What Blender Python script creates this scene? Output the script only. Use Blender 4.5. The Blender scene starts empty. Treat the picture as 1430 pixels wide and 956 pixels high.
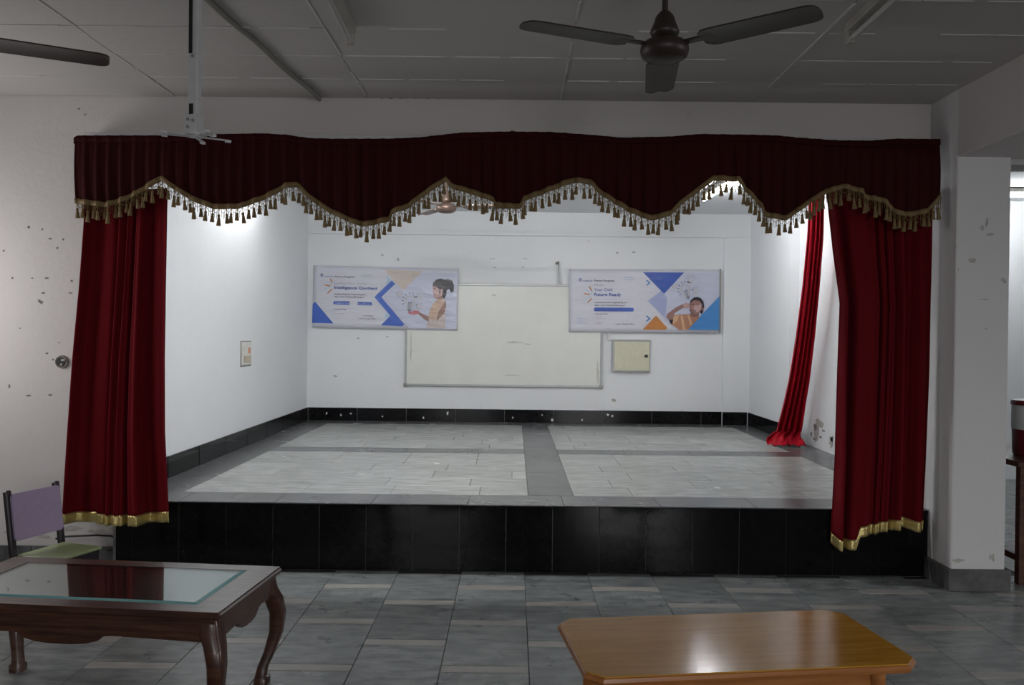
import bpy, bmesh, math, random
from mathutils import Vector, Matrix, noise
rnd = random.Random(7)
R = math.radians
SC = bpy.context.scene
COL = SC.collection

# ------------------------------------------------------------------ camera
F = 1154.0
CAM = Vector((0, 0, 1.5))
cd = bpy.data.cameras.new('camera')
cd.sensor_width = 36.0
cd.lens = F / 1430 * 36.0
cd.clip_start = 0.05
cam = bpy.data.objects.new('camera', cd)
COL.objects.link(cam)
CR = Matrix.Rotation(R(0.1), 4, 'Z') @ Matrix.Rotation(R(90 - 0.55), 4, 'X') @ Matrix.Rotation(R(0.62), 4, 'Z')
cam.matrix_world = Matrix.Translation(CAM) @ CR
SC.camera = cam
SC.view_settings.view_transform = 'Standard'
SC.view_settings.look = 'None'
SC.view_settings.gamma = 1.0
SC.view_settings.use_curve_mapping = False
SC.view_settings.exposure = 0.0

# ------------------------------------------------------------------ world and daylight through the hall windows
W = bpy.data.worlds.new('world')
SC.world = W
W.use_nodes = True
W.node_tree.nodes['Background'].inputs[0].default_value = (0.75, 0.85, 1.0, 1)
W.node_tree.nodes['Background'].inputs[1].default_value = 0.5

def area(name, loc, rot, sx, sy, power, color):
    l = bpy.data.lights.new(name, 'AREA')
    l.shape = 'RECTANGLE'; l.size = sx; l.size_y = sy
    l.energy = power; l.color = color
    o = bpy.data.objects.new(name, l)
    o.location = loc; o.rotation_euler = rot
    COL.objects.link(o)
    return o
# daylight at the openings of the hall: left wall windows and the windows behind the camera
area('daylight_side_window', (-3.97, 4.45, 1.72), (0, R(-90), 0), 1.0, 1.0, 15.5, (1.0, 0.96, 0.95))
area('daylight_rear_window', (-1.6, -4.95, 1.7), (R(60), 0, 0), 1.8, 1.3, 25, (0.98, 0.97, 0.97)).data.spread = R(105)
area('daylight_rear_window', (2.2, -4.95, 1.7), (R(60), 0, 0), 1.8, 1.3, 55, (0.98, 0.97, 0.97)).data.spread = R(105)
area('daylight_right_window', (6.95, 1.0, 1.6), (0, R(65), 0), 1.4, 2.2, 70, (0.97, 0.97, 1.0)).data.spread = R(120)

# ------------------------------------------------------------------ measuring: a pixel of the photograph -> a point on a plane of the place
def ray(px, py):
    return (CR.to_3x3() @ Vector(((px - 715) / F, -(py - 478) / F, -1.0)))
def at_y(px, py, Y):
    d = ray(px, py); t = (Y - CAM.y) / d.y
    return CAM + d * t
def at_z(px, py, Z):
    d = ray(px, py); t = (Z - CAM.z) / d.z
    return CAM + d * t
def at_x(px, py, X):
    d = ray(px, py); t = (X - CAM.x) / d.x
    return CAM + d * t

# ------------------------------------------------------------------ materials
def new_mat(name):
    m = bpy.data.materials.new(name); m.use_nodes = True
    nt = m.node_tree
    return m, nt, nt.nodes['Principled BSDF']
def N(nt, typ, **kw):
    n = nt.nodes.new(typ)
    for k, v in kw.items():
        setattr(n, k, v)
    return n
def coords(nt, kind):
    if kind == 'world':
        return N(nt, 'ShaderNodeNewGeometry').outputs['Position']
    return N(nt, 'ShaderNodeTexCoord').outputs['Object']
def mixc(nt, fac, a, b):
    n = N(nt, 'ShaderNodeMix', data_type='RGBA')
    for i, v in ((0, fac), (6, a), (7, b)):
        if hasattr(v, 'is_output'):
            nt.links.new(v, n.inputs[i])
        else:
            n.inputs[i].default_value = v if i == 0 else (*v[:3], 1)
    return n.outputs[2]
def noise_tex(nt, vec, scale, detail=4, rough=0.55, stretch=None):
    if stretch:
        mp = N(nt, 'ShaderNodeMapping'); mp.inputs['Scale'].default_value = stretch
        nt.links.new(vec, mp.inputs[0]); vec = mp.outputs[0]
    n = N(nt, 'ShaderNodeTexNoise')
    n.inputs['Scale'].default_value = scale; n.inputs['Detail'].default_value = detail
    n.inputs['Roughness'].default_value = rough
    nt.links.new(vec, n.inputs['Vector'])
    return n.outputs[0]
def ramp(nt, v, lo, hi):
    n = N(nt, 'ShaderNodeMapRange', interpolation_type='SMOOTHSTEP')
    n.inputs[1].default_value = lo; n.inputs[2].default_value = hi
    nt.links.new(v, n.inputs[0])
    return n.outputs[0]
def bump(nt, bs, height, strength, dist=0.01):
    b = N(nt, 'ShaderNodeBump'); b.inputs['Strength'].default_value = strength
    b.inputs['Distance'].default_value = dist
    nt.links.new(height, b.inputs['Height']); nt.links.new(b.outputs[0], bs.inputs['Normal'])
def simple(name, c, rough=0.5, metal=0.0, var=0.12, scale=18, bmp=0.0, spec=None, coat=0.0, sheen=0.0, space='object'):
    m, nt, bs = new_mat(name)
    v = coords(nt, space)
    n = noise_tex(nt, v, scale)
    dark = tuple(x * (1 - var) for x in c); lite = tuple(min(1, x * (1 + var)) for x in c)
    nt.links.new(mixc(nt, n, dark, lite), bs.inputs['Base Color'])
    bs.inputs['Roughness'].default_value = rough; bs.inputs['Metallic'].default_value = metal
    if spec is not None: bs.inputs['Specular IOR Level'].default_value = spec
    bs.inputs['Coat Weight'].default_value = coat
    bs.inputs['Coat Roughness'].default_value = 0.08
    if sheen:
        bs.inputs['Sheen Weight'].default_value = sheen
    if bmp: bump(nt, bs, n, bmp)
    return m
def plaster(name, c, dirt=(0.42, 0.40, 0.37), amount=0.5, rough=0.75):
    m, nt, bs = new_mat(name)
    v = coords(nt, 'world')
    big = noise_tex(nt, v, 0.9, 5, 0.6)
    col = mixc(nt, big, tuple(x * 0.94 for x in c), tuple(min(1, x * 1.05) for x in c))
    spots = ramp(nt, noise_tex(nt, v, 7.0, 6, 0.65), 0.66, 0.80)
    ml = N(nt, 'ShaderNodeMath', operation='MULTIPLY'); ml.inputs[1].default_value = amount
    nt.links.new(spots, ml.inputs[0])
    col = mixc(nt, ml.outputs[0], col, dirt)
    nt.links.new(col, bs.inputs['Base Color'])
    bs.inputs['Roughness'].default_value = rough
    fine = noise_tex(nt, v, 22, 6, 0.6)
    bump(nt, bs, fine, 0.35, 0.006)
    return m
def stone(name, a, b, rough, tint=0.15, veins=6.0, stretch=(1, 3, 1), spec=0.5):
    """slab stone; every slab gets its own shade"""
    m, nt, bs = new_mat(name)
    v = coords(nt, 'world')
    n = noise_tex(nt, v, veins, 6, 0.65, stretch)
    col = mixc(nt, ramp(nt, n, 0.3, 0.7), a, b)
    oi = N(nt, 'ShaderNodeObjectInfo')
    hs = N(nt, 'ShaderNodeHueSaturation')
    mr = N(nt, 'ShaderNodeMapRange'); mr.inputs[3].default_value = 1 - tint; mr.inputs[4].default_value = 1 + tint
    nt.links.new(oi.outputs['Random'], mr.inputs[0]); nt.links.new(mr.outputs[0], hs.inputs['Value'])
    nt.links.new(col, hs.inputs['Color']); nt.links.new(hs.outputs[0], bs.inputs['Base Color'])
    rr = N(nt, 'ShaderNodeMapRange'); rr.inputs[3].default_value = rough * 0.75; rr.inputs[4].default_value = rough * 1.3
    nt.links.new(noise_tex(nt, v, 2.3, 4), rr.inputs[0]); nt.links.new(rr.outputs[0], bs.inputs['Roughness'])
    bs.inputs['Specular IOR Level'].default_value = spec
    return m
def wood(name, a, b, rough, stretch=(2, 26, 26), coat=0.3, scale=1.6):
    m, nt, bs = new_mat(name)
    v = coords(nt, 'object')
    n = noise_tex(nt, v, scale, 7, 0.65, stretch)
    nt.links.new(mixc(nt, ramp(nt, n, 0.3, 0.72), a, b), bs.inputs['Base Color'])
    bs.inputs['Roughness'].default_value = rough
    bs.inputs['Coat Weight'].default_value = coat; bs.inputs['Coat Roughness'].default_value = 0.12
    bump(nt, bs, n, 0.08, 0.004)
    return m
def velvet(name, a, b, rough=0.85, sheen=0.35, trans=0.0):
    m, nt, bs = new_mat(name)
    v = coords(nt, 'object')
    n = noise_tex(nt, v, 5, 5, 0.6, (6, 6, 0.6))
    c = mixc(nt, n, a, b)
    nt.links.new(c, bs.inputs['Base Color'])
    bs.inputs['Roughness'].default_value = rough
    bs.inputs['Specular IOR Level'].default_value = 0.15
    bs.inputs['Sheen Weight'].default_value = sheen
    bs.inputs['Sheen Roughness'].default_value = 0.4
    bs.inputs['Sheen Tint'].default_value = (0.75, 0.06, 0.08, 1)
    bump(nt, bs, noise_tex(nt, v, 260, 2), 0.15, 0.002)
    if trans:
        t = N(nt, 'ShaderNodeBsdfTranslucent'); nt.links.new(c, t.inputs[0])
        ms = N(nt, 'ShaderNodeMixShader'); ms.inputs[0].default_value = trans
        nt.links.new(bs.outputs[0], ms.inputs[1]); nt.links.new(t.outputs[0], ms.inputs[2])
        nt.links.new(ms.outputs[0], nt.nodes['Material Output'].inputs[0])
    return m
def emit(name, c, s):
    m, nt, bs = new_mat(name)
    bs.inputs['Base Color'].default_value = (0.9, 0.9, 0.9, 1)
    bs.inputs['Emission Color'].default_value = (*c, 1)
    bs.inputs['Emission Strength'].default_value = s
    return m

M = {}
M['hall_wall'] = plaster('hall_wall_paint', (0.64, 0.61, 0.595))
M['stage_wall'] = plaster('stage_wall_paint', (0.83, 0.845, 0.86), amount=0.18)
M['pillar'] = plaster('pillar_paint', (0.70, 0.69, 0.69), amount=0.25)
M['ceiling'] = plaster('ceiling_paint', (0.56, 0.54, 0.52), amount=0.18)
M['joint'] = simple('joint_putty', (0.68, 0.67, 0.65), 0.8, var=0.2, scale=9, space='world')
M['scar'] = simple('paint_scar', (0.22, 0.20, 0.18), 0.9, var=0.5, scale=40, bmp=0.6)
M['scar_light'] = simple('paint_scar_light', (0.48, 0.46, 0.43), 0.9, var=0.4, scale=40, bmp=0.6)
M['smudge'] = simple('board_smudge', (0.58, 0.56, 0.50), 0.6, var=0.2, scale=30)
M['hall_tile'] = stone('kota_stone', (0.145, 0.16, 0.159), (0.32, 0.34, 0.335), 0.28, 0.14)
M['hall_strip'] = stone('pale_marble_strip', (0.32, 0.31, 0.29), (0.42, 0.40, 0.37), 0.34, 0.15)
M['grout'] = simple('grout', (0.06, 0.06, 0.058), 0.85, var=0.2, space='world')
M['stage_slab'] = stone('stage_marble', (0.27, 0.28, 0.265), (0.42, 0.43, 0.41), 0.24, 0.09, 5, (1, 4, 1))
M['stage_band'] = stone('stage_dark_band', (0.085, 0.088, 0.09), (0.125, 0.127, 0.13), 0.25, 0.12, 8)
M['black_tile'] = stone('black_granite', (0.004, 0.004, 0.005), (0.008, 0.008, 0.009), 0.10, 0.3, 20, spec=0.18)
M['skirting'] = stone('grey_skirting', (0.07, 0.07, 0.07), (0.15, 0.15, 0.15), 0.5, 0.2)
M['tile_joint'] = simple('tile_joint', (0.30, 0.30, 0.29), 0.9, var=0.6, scale=6, space='world')
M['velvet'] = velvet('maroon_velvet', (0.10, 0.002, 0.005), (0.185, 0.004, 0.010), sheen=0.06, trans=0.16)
M['valance'] = velvet('maroon_velvet_shaded', (0.024, 0.002, 0.003), (0.042, 0.003, 0.004), sheen=0.02)  # curtain velvet darkened: the dim hall's shade is put into the colour
M['satin'] = velvet('red_satin', (0.36, 0.004, 0.014), (0.48, 0.007, 0.022), rough=0.5, sheen=0.0, trans=0.15)
M['gold'] = simple('gold_braid', (0.20, 0.135, 0.055), 0.6, 0.2, var=0.35, scale=60, bmp=0.4)
M['gold_hem'] = simple('gold_satin_hem', (0.62, 0.50, 0.20), 0.3, 0.65, var=0.3, scale=14, bmp=0.5)
M['fan'] = simple('brown_fan_enamel', (0.040, 0.029, 0.024), 0.42, 0.2)
M['fan_rim'] = simple('brown_fan_rim', (0.040, 0.024, 0.020), 0.45, 0.1)
M['fan_stage'] = simple('copper_brown_fan', (0.22, 0.15, 0.12), 0.35, 0.5)
M['white_metal'] = simple('white_powder_coat', (0.62, 0.62, 0.63), 0.5)
M['grey_metal'] = simple('grey_alu', (0.42, 0.42, 0.42), 0.4, 0.6)
M['black'] = simple('black_plastic', (0.012, 0.012, 0.013), 0.5)
M['dark_wood'] = wood('dark_polished_wood', (0.030, 0.012, 0.008), (0.105, 0.044, 0.026), 0.34, coat=0.2)
M['light_wood'] = wood('honey_laminate', (0.37, 0.175, 0.022), (0.52, 0.27, 0.042), 0.13, coat=0.0)
M['light_wood'].node_tree.nodes['Principled BSDF'].inputs['Specular IOR Level'].default_value = 0.22
M['light_edge'] = wood('honey_edge_wood', (0.30, 0.11, 0.03), (0.42, 0.17, 0.05), 0.3)
M['chair_frame'] = simple('dark_chair_frame', (0.018, 0.012, 0.016), 0.4)
M['purple'] = simple('purple_laminate', (0.36, 0.275, 0.41), 0.5, var=0.15, scale=60)
M['green'] = simple('green_laminate', (0.36, 0.44, 0.22), 0.35, var=0.15, scale=50)
M['conduit'] = simple('grey_conduit', (0.30, 0.29, 0.26), 0.6)
M['fitting'] = simple('aged_white_fitting', (0.42, 0.40, 0.36), 0.5, var=0.25, scale=12)
M['cream'] = simple('cream_enamel', (0.66, 0.63, 0.48), 0.45)
M['switch'] = simple('switch_plate', (0.70, 0.69, 0.66), 0.4)
M['tan'] = simple('socket_tan', (0.55, 0.48, 0.36), 0.5)
M['orange'] = simple('orange_mark', (0.75, 0.32, 0.18), 0.5)
M['board'] = simple('whiteboard_face', (0.76, 0.77, 0.72), 0.3, var=0.07, scale=3)
M['jug_red'] = simple('jug_maroon', (0.16, 0.02, 0.03), 0.35)
M['jug_white'] = simple('jug_white', (0.7, 0.7, 0.7), 0.4)
M['table_brown'] = wood('brown_table_wood', (0.05, 0.02, 0.012), (0.12, 0.05, 0.03), 0.35)
M['tube_stage'] = emit('stage_tube_light', (0.965, 0.985, 1.0), 82)
M['tube_stage_dim'] = emit('stage_tube_light_older', (0.975, 0.99, 1.0), 135)
M['tube_stage_fill'] = emit('stage_fill_light', (0.975, 0.99, 1.0), 335)  # emission of the added fill tube behind the front wall
M['tube_room'] = emit('side_room_tube_light', (0.95, 0.98, 1.0), 110)
M['tube_off'] = simple('unlit_tube_glass', (0.55, 0.55, 0.53), 0.25)
mg, nt, bs = new_mat('clear_table_glass')
bs.inputs['Base Color'].default_value = (0.80, 0.95, 0.93, 1)
bs.inputs['Roughness'].default_value = 0.02; bs.inputs['IOR'].default_value = 1.52
bs.inputs['Transmission Weight'].default_value = 1.0
M['glass'] = mg
mg, nt, bs = new_mat('green_glass_edge')
v = coords(nt, 'object')
nt.links.new(mixc(nt, noise_tex(nt, v, 8), (0.10, 0.32, 0.33), (0.2, 0.46, 0.47)), bs.inputs['Base Color'])
bs.inputs['Roughness'].default_value = 0.06
M['glass_edge'] = mg

def print_mat(name, c, var=0.05, rough=0.32):
    m, nt, bs = new_mat(name)
    v = coords(nt, 'world')
    n = noise_tex(nt, v, 3.2, 3, 0.5, (1.6, 1, 4.5))
    nt.links.new(mixc(nt, n, tuple(x * (1 - var) for x in c), tuple(min(1, x * (1 + var)) for x in c)), bs.inputs['Base Color'])
    bs.inputs['Roughness'].default_value = rough
    bump(nt, bs, n, 0.35, 0.03)
    return m

# ------------------------------------------------------------------ geometry helpers
def box(bm, x0, x1, y0, y1, z0, z1, bev=0.0, mat=None):
    v = [bm.verts.new((x, y, z)) for z in (z0, z1) for y in (y0, y1) for x in (x0, x1)]
    fs = [bm.faces.new([v[i] for i in q]) for q in ((0, 2, 3, 1), (4, 5, 7, 6), (0, 1, 5, 4), (2, 6, 7, 3), (0, 4, 6, 2), (1, 3, 7, 5))]
    if mat is not None:
        bmesh.ops.transform(bm, matrix=mat, verts=v)
    if bev:
        es = list({e for f in fs for e in f.edges})
        bmesh.ops.bevel(bm, geom=es, offset=bev, segments=1, affect='EDGES')
def frame(d):
    d = d.normalized()
    a = Vector((0, 0, 1)) if abs(d.z) < 0.9 else Vector((1, 0, 0))
    u = d.cross(a).normalized(); w = u.cross(d).normalized()
    return u, w
def tube(bm, pts, r, n=8, caps=True, flat=1.0):
    pts = [Vector(p) for p in pts]
    rs = r if isinstance(r, (list, tuple)) else [r] * len(pts)
    rings = []
    for i, p in enumerate(pts):
        d = pts[min(i + 1, len(pts) - 1)] - pts[max(i - 1, 0)]
        u, w = frame(d)
        rings.append([bm.verts.new(p + (u * math.cos(2 * math.pi * k / n) + w * math.sin(2 * math.pi * k / n) * flat) * rs[i]) for k in range(n)])
    for a, b in zip(rings, rings[1:]):
        for k in range(n):
            bm.faces.new((a[k], a[(k + 1) % n], b[(k + 1) % n], b[k]))
    if caps:
        bm.faces.new(rings[0][::-1]); bm.faces.new(rings[-1])
def lathe(bm, prof, n=24, c=(0, 0, 0)):
    rings = []
    for r, z in prof:
        if r < 1e-5:
            rings.append([bm.verts.new((c[0], c[1], c[2] + z))])
        else:
            rings.append([bm.verts.new((c[0] + r * math.cos(2 * math.pi * k / n), c[1] + r * math.sin(2 * math.pi * k / n), c[2] + z)) for k in range(n)])
    for a, b in zip(rings, rings[1:]):
        for k in range(n):
            q = [a[k % len(a)], a[(k + 1) % len(a)], b[(k + 1) % len(b)], b[k % len(b)]]
            q = list(dict.fromkeys(q))
            if len(q) > 2:
                bm.faces.new(q)
def prism(bm, poly, t0, t1, fn):
    """extrude polygon (a,b) from t0 to t1, fn(a,b,t) -> point"""
    A = [bm.verts.new(fn(a, b, t0)) for a, b in poly]
    B = [bm.verts.new(fn(a, b, t1)) for a, b in poly]
    n = len(poly)
    bm.faces.new(A[::-1]); bm.faces.new(B)
    for i in range(n):
        bm.faces.new((A[i], A[(i + 1) % n], B[(i + 1) % n], B[i]))
def obj(name, bm, mat, parent=None, loc=None, rot=None, smooth=False):
    bmesh.ops.recalc_face_normals(bm, faces=bm.faces[:])
    me = bpy.data.meshes.new(name); bm.to_mesh(me); bm.free()
    me.materials.append(mat)
    if smooth:
        me.polygons.foreach_set('use_smooth', [True] * len(me.polygons))
        me.set_sharp_from_angle(angle=R(50))
    o = bpy.data.objects.new(name, me); COL.objects.link(o)
    if parent: o.parent = parent
    if loc is not None: o.location = loc
    if rot is not None: o.rotation_euler = rot
    return o
def share(name, me, parent, loc, rot=(0, 0, 0), scale=None):
    o = bpy.data.objects.new(name, me); COL.objects.link(o)
    o.parent = parent; o.location = loc; o.rotation_euler = rot
    if scale: o.scale = scale
    return o
def boxo(name, b, mat, parent=None, bev=0.0, **kw):
    bm = bmesh.new(); box(bm, *b, bev=bev); return obj(name, bm, mat, parent, **kw)
def mesh_of(bm, mat, name):
    bmesh.ops.recalc_face_normals(bm, faces=bm.faces[:])
    me = bpy.data.meshes.new(name); bm.to_mesh(me); bm.free(); me.materials.append(mat); return me
def tag(o, label, cat, group=None):
    o['label'] = label; o['category'] = cat
    if group: o['group'] = group
    return o
def thing(name, label, cat, loc=(0, 0, 0), rot=(0, 0, 0), group=None):
    o = bpy.data.objects.new(name, None); o.empty_display_size = 0.1
    COL.objects.link(o); o.location = loc; o.rotation_euler = rot
    return tag(o, label, cat, group)
def struct(o):
    o['kind'] = 'structure'; return o
def copy_tree(o, parent=None):
    c = o.copy(); COL.objects.link(c)
    if parent is not None: c.parent = parent
    for ch in list(o.children): copy_tree(ch, c)
    return c
def interp(pts, x):
    if x <= pts[0][0]: return pts[0][1]
    for (a, b), (c, d) in zip(pts, pts[1:]):
        if x <= c: return b + (d - b) * (x - a) / max(c - a, 1e-6)
    return pts[-1][1]

# ------------------------------------------------------------------ the setting
D = 5.25            # front wall of the hall (proscenium)
SF = 5.20           # face of the stage
SZ = 0.425          # stage height
BY = 10.10          # stage back wall
LX, RX = -2.52, 2.91
CZ = 2.985          # ceiling
PX0, PX1, PY = 2.63, 2.95, 4.93   # pillar

# hall floor: base slab, stone tiles and pale strips as pieces
floor = struct(boxo('floor', (-4.1, 7.2, -5.1, 9.2, -0.10, -0.008), M['grout']))
TW, TP = 0.397, 0.60
def tile_mesh(w, d, h, mat, name):
    bm = bmesh.new()
    e = 0.0018
    z0, z1 = -h, 0.0
    lo = [bm.verts.new((x, y, z0)) for x, y in ((-w/2, -d/2), (w/2, -d/2), (w/2, d/2), (-w/2, d/2))]
    mi = [bm.verts.new((v.co.x, v.co.y, z1 - e)) for v in lo]
    hi = [bm.verts.new((x, y, z1)) for x, y in ((-w/2+e, -d/2+e), (w/2-e, -d/2+e), (w/2-e, d/2-e), (-w/2+e, d/2-e))]
    for a, b in ((lo, mi), (mi, hi)):
        for k in range(4):
            bm.faces.new((a[k], a[(k+1) % 4], b[(k+1) % 4], b[k]))
    bm.faces.new(hi); bm.faces.new(lo[::-1])
    return mesh_of(bm, mat, name)
SW = 0.076
full = tile_mesh(TW - 0.003, TP - SW - 0.003, 0.02, M['hall_tile'], 'tile')
strip = tile_mesh(TW - 0.003, SW - 0.003, 0.02, M['hall_strip'], 'strip')
for i in range(-10, 15):
    xa = -0.312 + i * TW
    if xa < -4.0 or xa > 5.6: continue
    ph = 4.288 if i % 2 == 0 else 4.0
    for k in range(-3, 9):
        yc = ph + k * TP                     # strip centre
        if xa < PX1 + 0.1:
            lim = SF if xa < 2.6 else D
        else:
            lim = 8.9
        if yc < 3.0: continue
        jz = rnd.uniform(-0.0006, 0.0006)
        if yc + SW/2 < lim:
            share('strip', strip, floor, (xa + TW/2, yc, jz * 0.5))
        t0, t1 = yc + SW/2, yc + TP - SW/2
        t1 = min(t1, lim)
        if t1 - t0 > 0.012:
            if t1 < yc + TP - SW/2 - 1e-4:
                me = tile_mesh(TW - 0.003, t1 - t0 - 0.003, 0.02, M['hall_tile'], 'tile')
            else:
                me = full
            share('tile', me, floor, (xa + TW/2, (t0 + t1)/2, jz), (rnd.uniform(-.0008, .0008), rnd.uniform(-.0008, .0008), 0))

# ceiling with boards and putty joints
ceiling = struct(boxo('ceiling', (-4.1, 7.2, -5.1, D + .1, CZ + 0.012, CZ + 0.15), M['ceiling']))
struct(boxo('ceiling_stage', (-4.1, 7.2, D + .1, 10.3, CZ + 0.004, CZ + 0.15), M['stage_wall']))
PWx, PWy = 1.22, 0.40
pan = bmesh.new(); box(pan, -PWx/2 + .001, PWx/2 - .001, -PWy/2 + .001, PWy/2 - .001, 0, 0.014, bev=0.0015)
pan = mesh_of(pan, M['ceiling'], 'panel')
for i in range(-4, 2):
    for k in range(0, 9):
        cx, cy = 0.28 + PWx * (i + 0.5), D - 0.005 - PWy * (k + 0.5)
        if cx + PWx/2 > PX0 + 0.2 or cx - PWx/2 < -4.0: continue
        share('panel', pan, ceiling, (cx, cy, CZ + rnd.uniform(-0.0015, 0.0015)), (rnd.uniform(-.003, .003), rnd.uniform(-.0012, .0012), 0))
boxo('panel', (0.28 + PWx + .003, PX0, 1.65, D, CZ, CZ + .014), M['ceiling'], ceiling)
# broken putty lines proud of the joints
def putty(x0, y0, x1, y1):
    L = math.hypot(x1 - x0, y1 - y0); n = max(1, int(L / 0.25)); bm = bmesh.new()
    for j in range(n):
        if rnd.random() < 0.12: continue
        a, b = j / n, (j + rnd.uniform(0.75, 1.0)) / n
        p, q = (x0 + (x1 - x0) * a, y0 + (y1 - y0) * a), (x0 + (x1 - x0) * b, y0 + (y1 - y0) * b)
        w = rnd.uniform(0.003, 0.0065)
        if abs(x1 - x0) > abs(y1 - y0): box(bm, p[0], q[0], p[1] - w, p[1] + w, CZ - 0.004, CZ + 0.004)
        else: box(bm, p[0] - w, p[0] + w, min(p[1], q[1]), max(p[1], q[1]), CZ - 0.004, CZ + 0.004)
    if len(bm.verts): obj('putty_joint', bm, M['joint'], ceiling)
    else: bm.free()
for k in range(1, 9):
    for i in range(-3, 2):
        putty(0.28 + PWx * i + .02, D - 0.005 - PWy * k, min(0.28 + PWx * (i + 1), PX0) - .02, D - 0.005 - PWy * k)
for i in range(-2, 2):
    putty(0.28 + PWx * i, 2.4, 0.28 + PWx * i, D - 0.02)

# walls of the hall and stage
bm = bmesh.new()
box(bm, -4.1, LX, D, D + 0.23, 0, CZ + .01)
box(bm, LX, RX, D, D + 0.23, 2.60, CZ + .01)
box(bm, PX0, 3.05, D, D + 0.23, 0, CZ + .01)
wall_front = struct(obj('wall_front', bm, M['hall_wall']))
bm = bmesh.new()
box(bm, LX - 0.2, LX, D + 0.23, BY + 0.2, 0, CZ + .01)
wall_left = struct(obj('wall_stage_left', bm, M['stage_wall']))
bm = bmesh.new()
box(bm, RX + .06, 3.08, D + 0.23, 8.63, 0, CZ + .01)
box(bm, RX, 3.08, 8.62, BY + 0.2, 0, CZ + .01)
box(bm, RX, 3.05, D, D + .24, 0, CZ + .01)
box(bm, RX - 0.035, RX, 8.62, BY, 0, CZ + .01)
wall_right = struct(obj('wall_stage_right', bm, M['stage_wall']))
bm = bmesh.new()
box(bm, LX, RX, BY, BY + 0.2, 0, CZ + .01)
zl = at_y(720, 329, BY - .03).z
box(bm, LX, RX, BY - 0.035, BY, zl, CZ + .01, bev=0.006)
xr = at_y(1010, 450, BY - .03).x
box(bm, xr, RX, BY - 0.035, BY, 0, zl + .001, bev=0.006)
wall_back = struct(obj('wall_stage_back', bm, M['stage_wall']))
# hall enclosure outside the picture
bm = bmesh.new()
WX = -4.0
box(bm, WX - 0.2, WX, -5, 3.9, 0, CZ + .01); box(bm, WX - 0.2, WX, 5.0, D, 0, CZ + .01)
box(bm, WX - 0.2, WX, 3.9, 5.0, 0, 1.15); box(bm, WX - 0.2, WX, 3.9, 5.0, 2.3, CZ + .01)
struct(obj('wall_hall_left', bm, M['hall_wall']))
bm = bmesh.new()
for x0, x1 in ((-4.0, -2.6), (-0.6, 1.2), (3.2, 7.0)): box(bm, x0, x1, -5.2, -5.0, 0, CZ + .01)
for x0, x1 in ((-2.6, -0.6), (1.2, 3.2)):
    box(bm, x0, x1, -5.2, -5.0, 0, 0.95); box(bm, x0, x1, -5.2, -5.0, 2.45, CZ + .01)
struct(obj('wall_hall_rear', bm, M['hall_wall']))
struct(boxo('wall_hall_right', (7.0, 7.2, -5, 9.1, 0, CZ + .01), M['stage_wall']))
struct(boxo('wall_side_room_back', (3.05, 7.0, 8.9, 9.1, 0, CZ + .01), M['stage_wall']))

# pillar and beams
pil = struct(boxo('pillar', (PX0, PX1, PY, D + .002, 0, CZ + .01), M['pillar'], bev=0.006))
boxo('skirting', (PX0 - .025, PX1 + .025, PY - .025, D - .002, 0, 0.13), M['skirting'], pil, bev=0.004)
struct(boxo('beam_long', (PX0 + .001, PX1 + .1, -5, PY + .05, 2.585, CZ + .01), M['hall_wall'], bev=0.008))
struct(boxo('beam_cross', (PX1, 7.0, D - .05, D + .18, 2.60, CZ + .01), M['pillar'], bev=0.006))

def blob(bm, c, fn, rx, rz, n=11, t=0.002, jag=0.45):
    pts = []
    for k in range(n):
        a = 2 * math.pi * k / n; s = 1 + rnd.uniform(-jag, jag)
        pts.append((c[0] + rx * s * math.cos(a), c[1] + rz * s * math.sin(a)))
    prism(bm, pts, 0, t, fn)
def chips_on_y(parent, Y, spots, mat='scar'):
    for px, py, w, h in spots:
        p = at_y(px, py, Y); bm = bmesh.new()
        k = Y / F / 2
        blob(bm, (p.x, p.z), lambda a, b, t: (a, Y - t, b), w * k * .8, h * k * .8)
        obj('paint_chip', bm, M[mat], parent)
def chips_on_x(parent, X, s, spots, mat='scar'):
    for px, py, w, h in spots:
        p = at_x(px, py, X); bm = bmesh.new()
        blob(bm, (p.y, p.z), lambda a, b, t: (X + s * t, a, b), w * p.y / F / 2 * 2.0, h * p.y / F / 2)
        obj('paint_chip', bm, M[mat], parent)
chips_on_y(wall_front, D, [(56, 421, 8, 8), (65, 388, 5, 3), (45, 388, 4, 2), (100, 392, 4, 4), (17, 388, 3, 3), (88, 334, 3, 3), (59, 320, 3, 3), (70, 551, 6, 3), (65, 493, 4, 3), (74, 502, 3, 3), (13, 539, 3, 6), (82, 478, 3, 2), (40, 552, 7, 3), (28, 458, 3, 2),
    (98, 409, 6, 2), (60, 409, 5, 3), (70, 333, 5, 3), (80, 346, 3, 3), (40, 317, 4, 4), (110, 152, 4, 3), (119, 160, 3, 3), (5, 350, 3, 3)])
chips_on_y(wall_front, D, [(100, 737, 30, 10), (60, 748, 26, 8), (135, 742, 26, 8), (10, 742, 14, 6), (160, 738, 12, 6)], 'scar_light')
chips_on_y(wall_front, D, [(533, 136, 7, 4)] + [(545 + k * 13 + rnd.uniform(-4, 4), 137, rnd.uniform(5, 10), rnd.uniform(1.5, 3)) for k in range(10)])
chips_on_y(pil, PY, [(1372, 318, 10, 8), (1383, 327, 14, 5), (1378, 310, 4, 14), (1357, 363, 11, 8), (1402, 391, 8, 9), (1375, 418, 16, 2), (1377, 459, 5, 2)], 'scar_light')
chips_on_y(pil, PY, [(1335, 345, 2, 4), (1338, 376, 2, 4), (1385, 778, 10, 12), (1340, 782, 20, 6)], 'scar_light')
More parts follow.
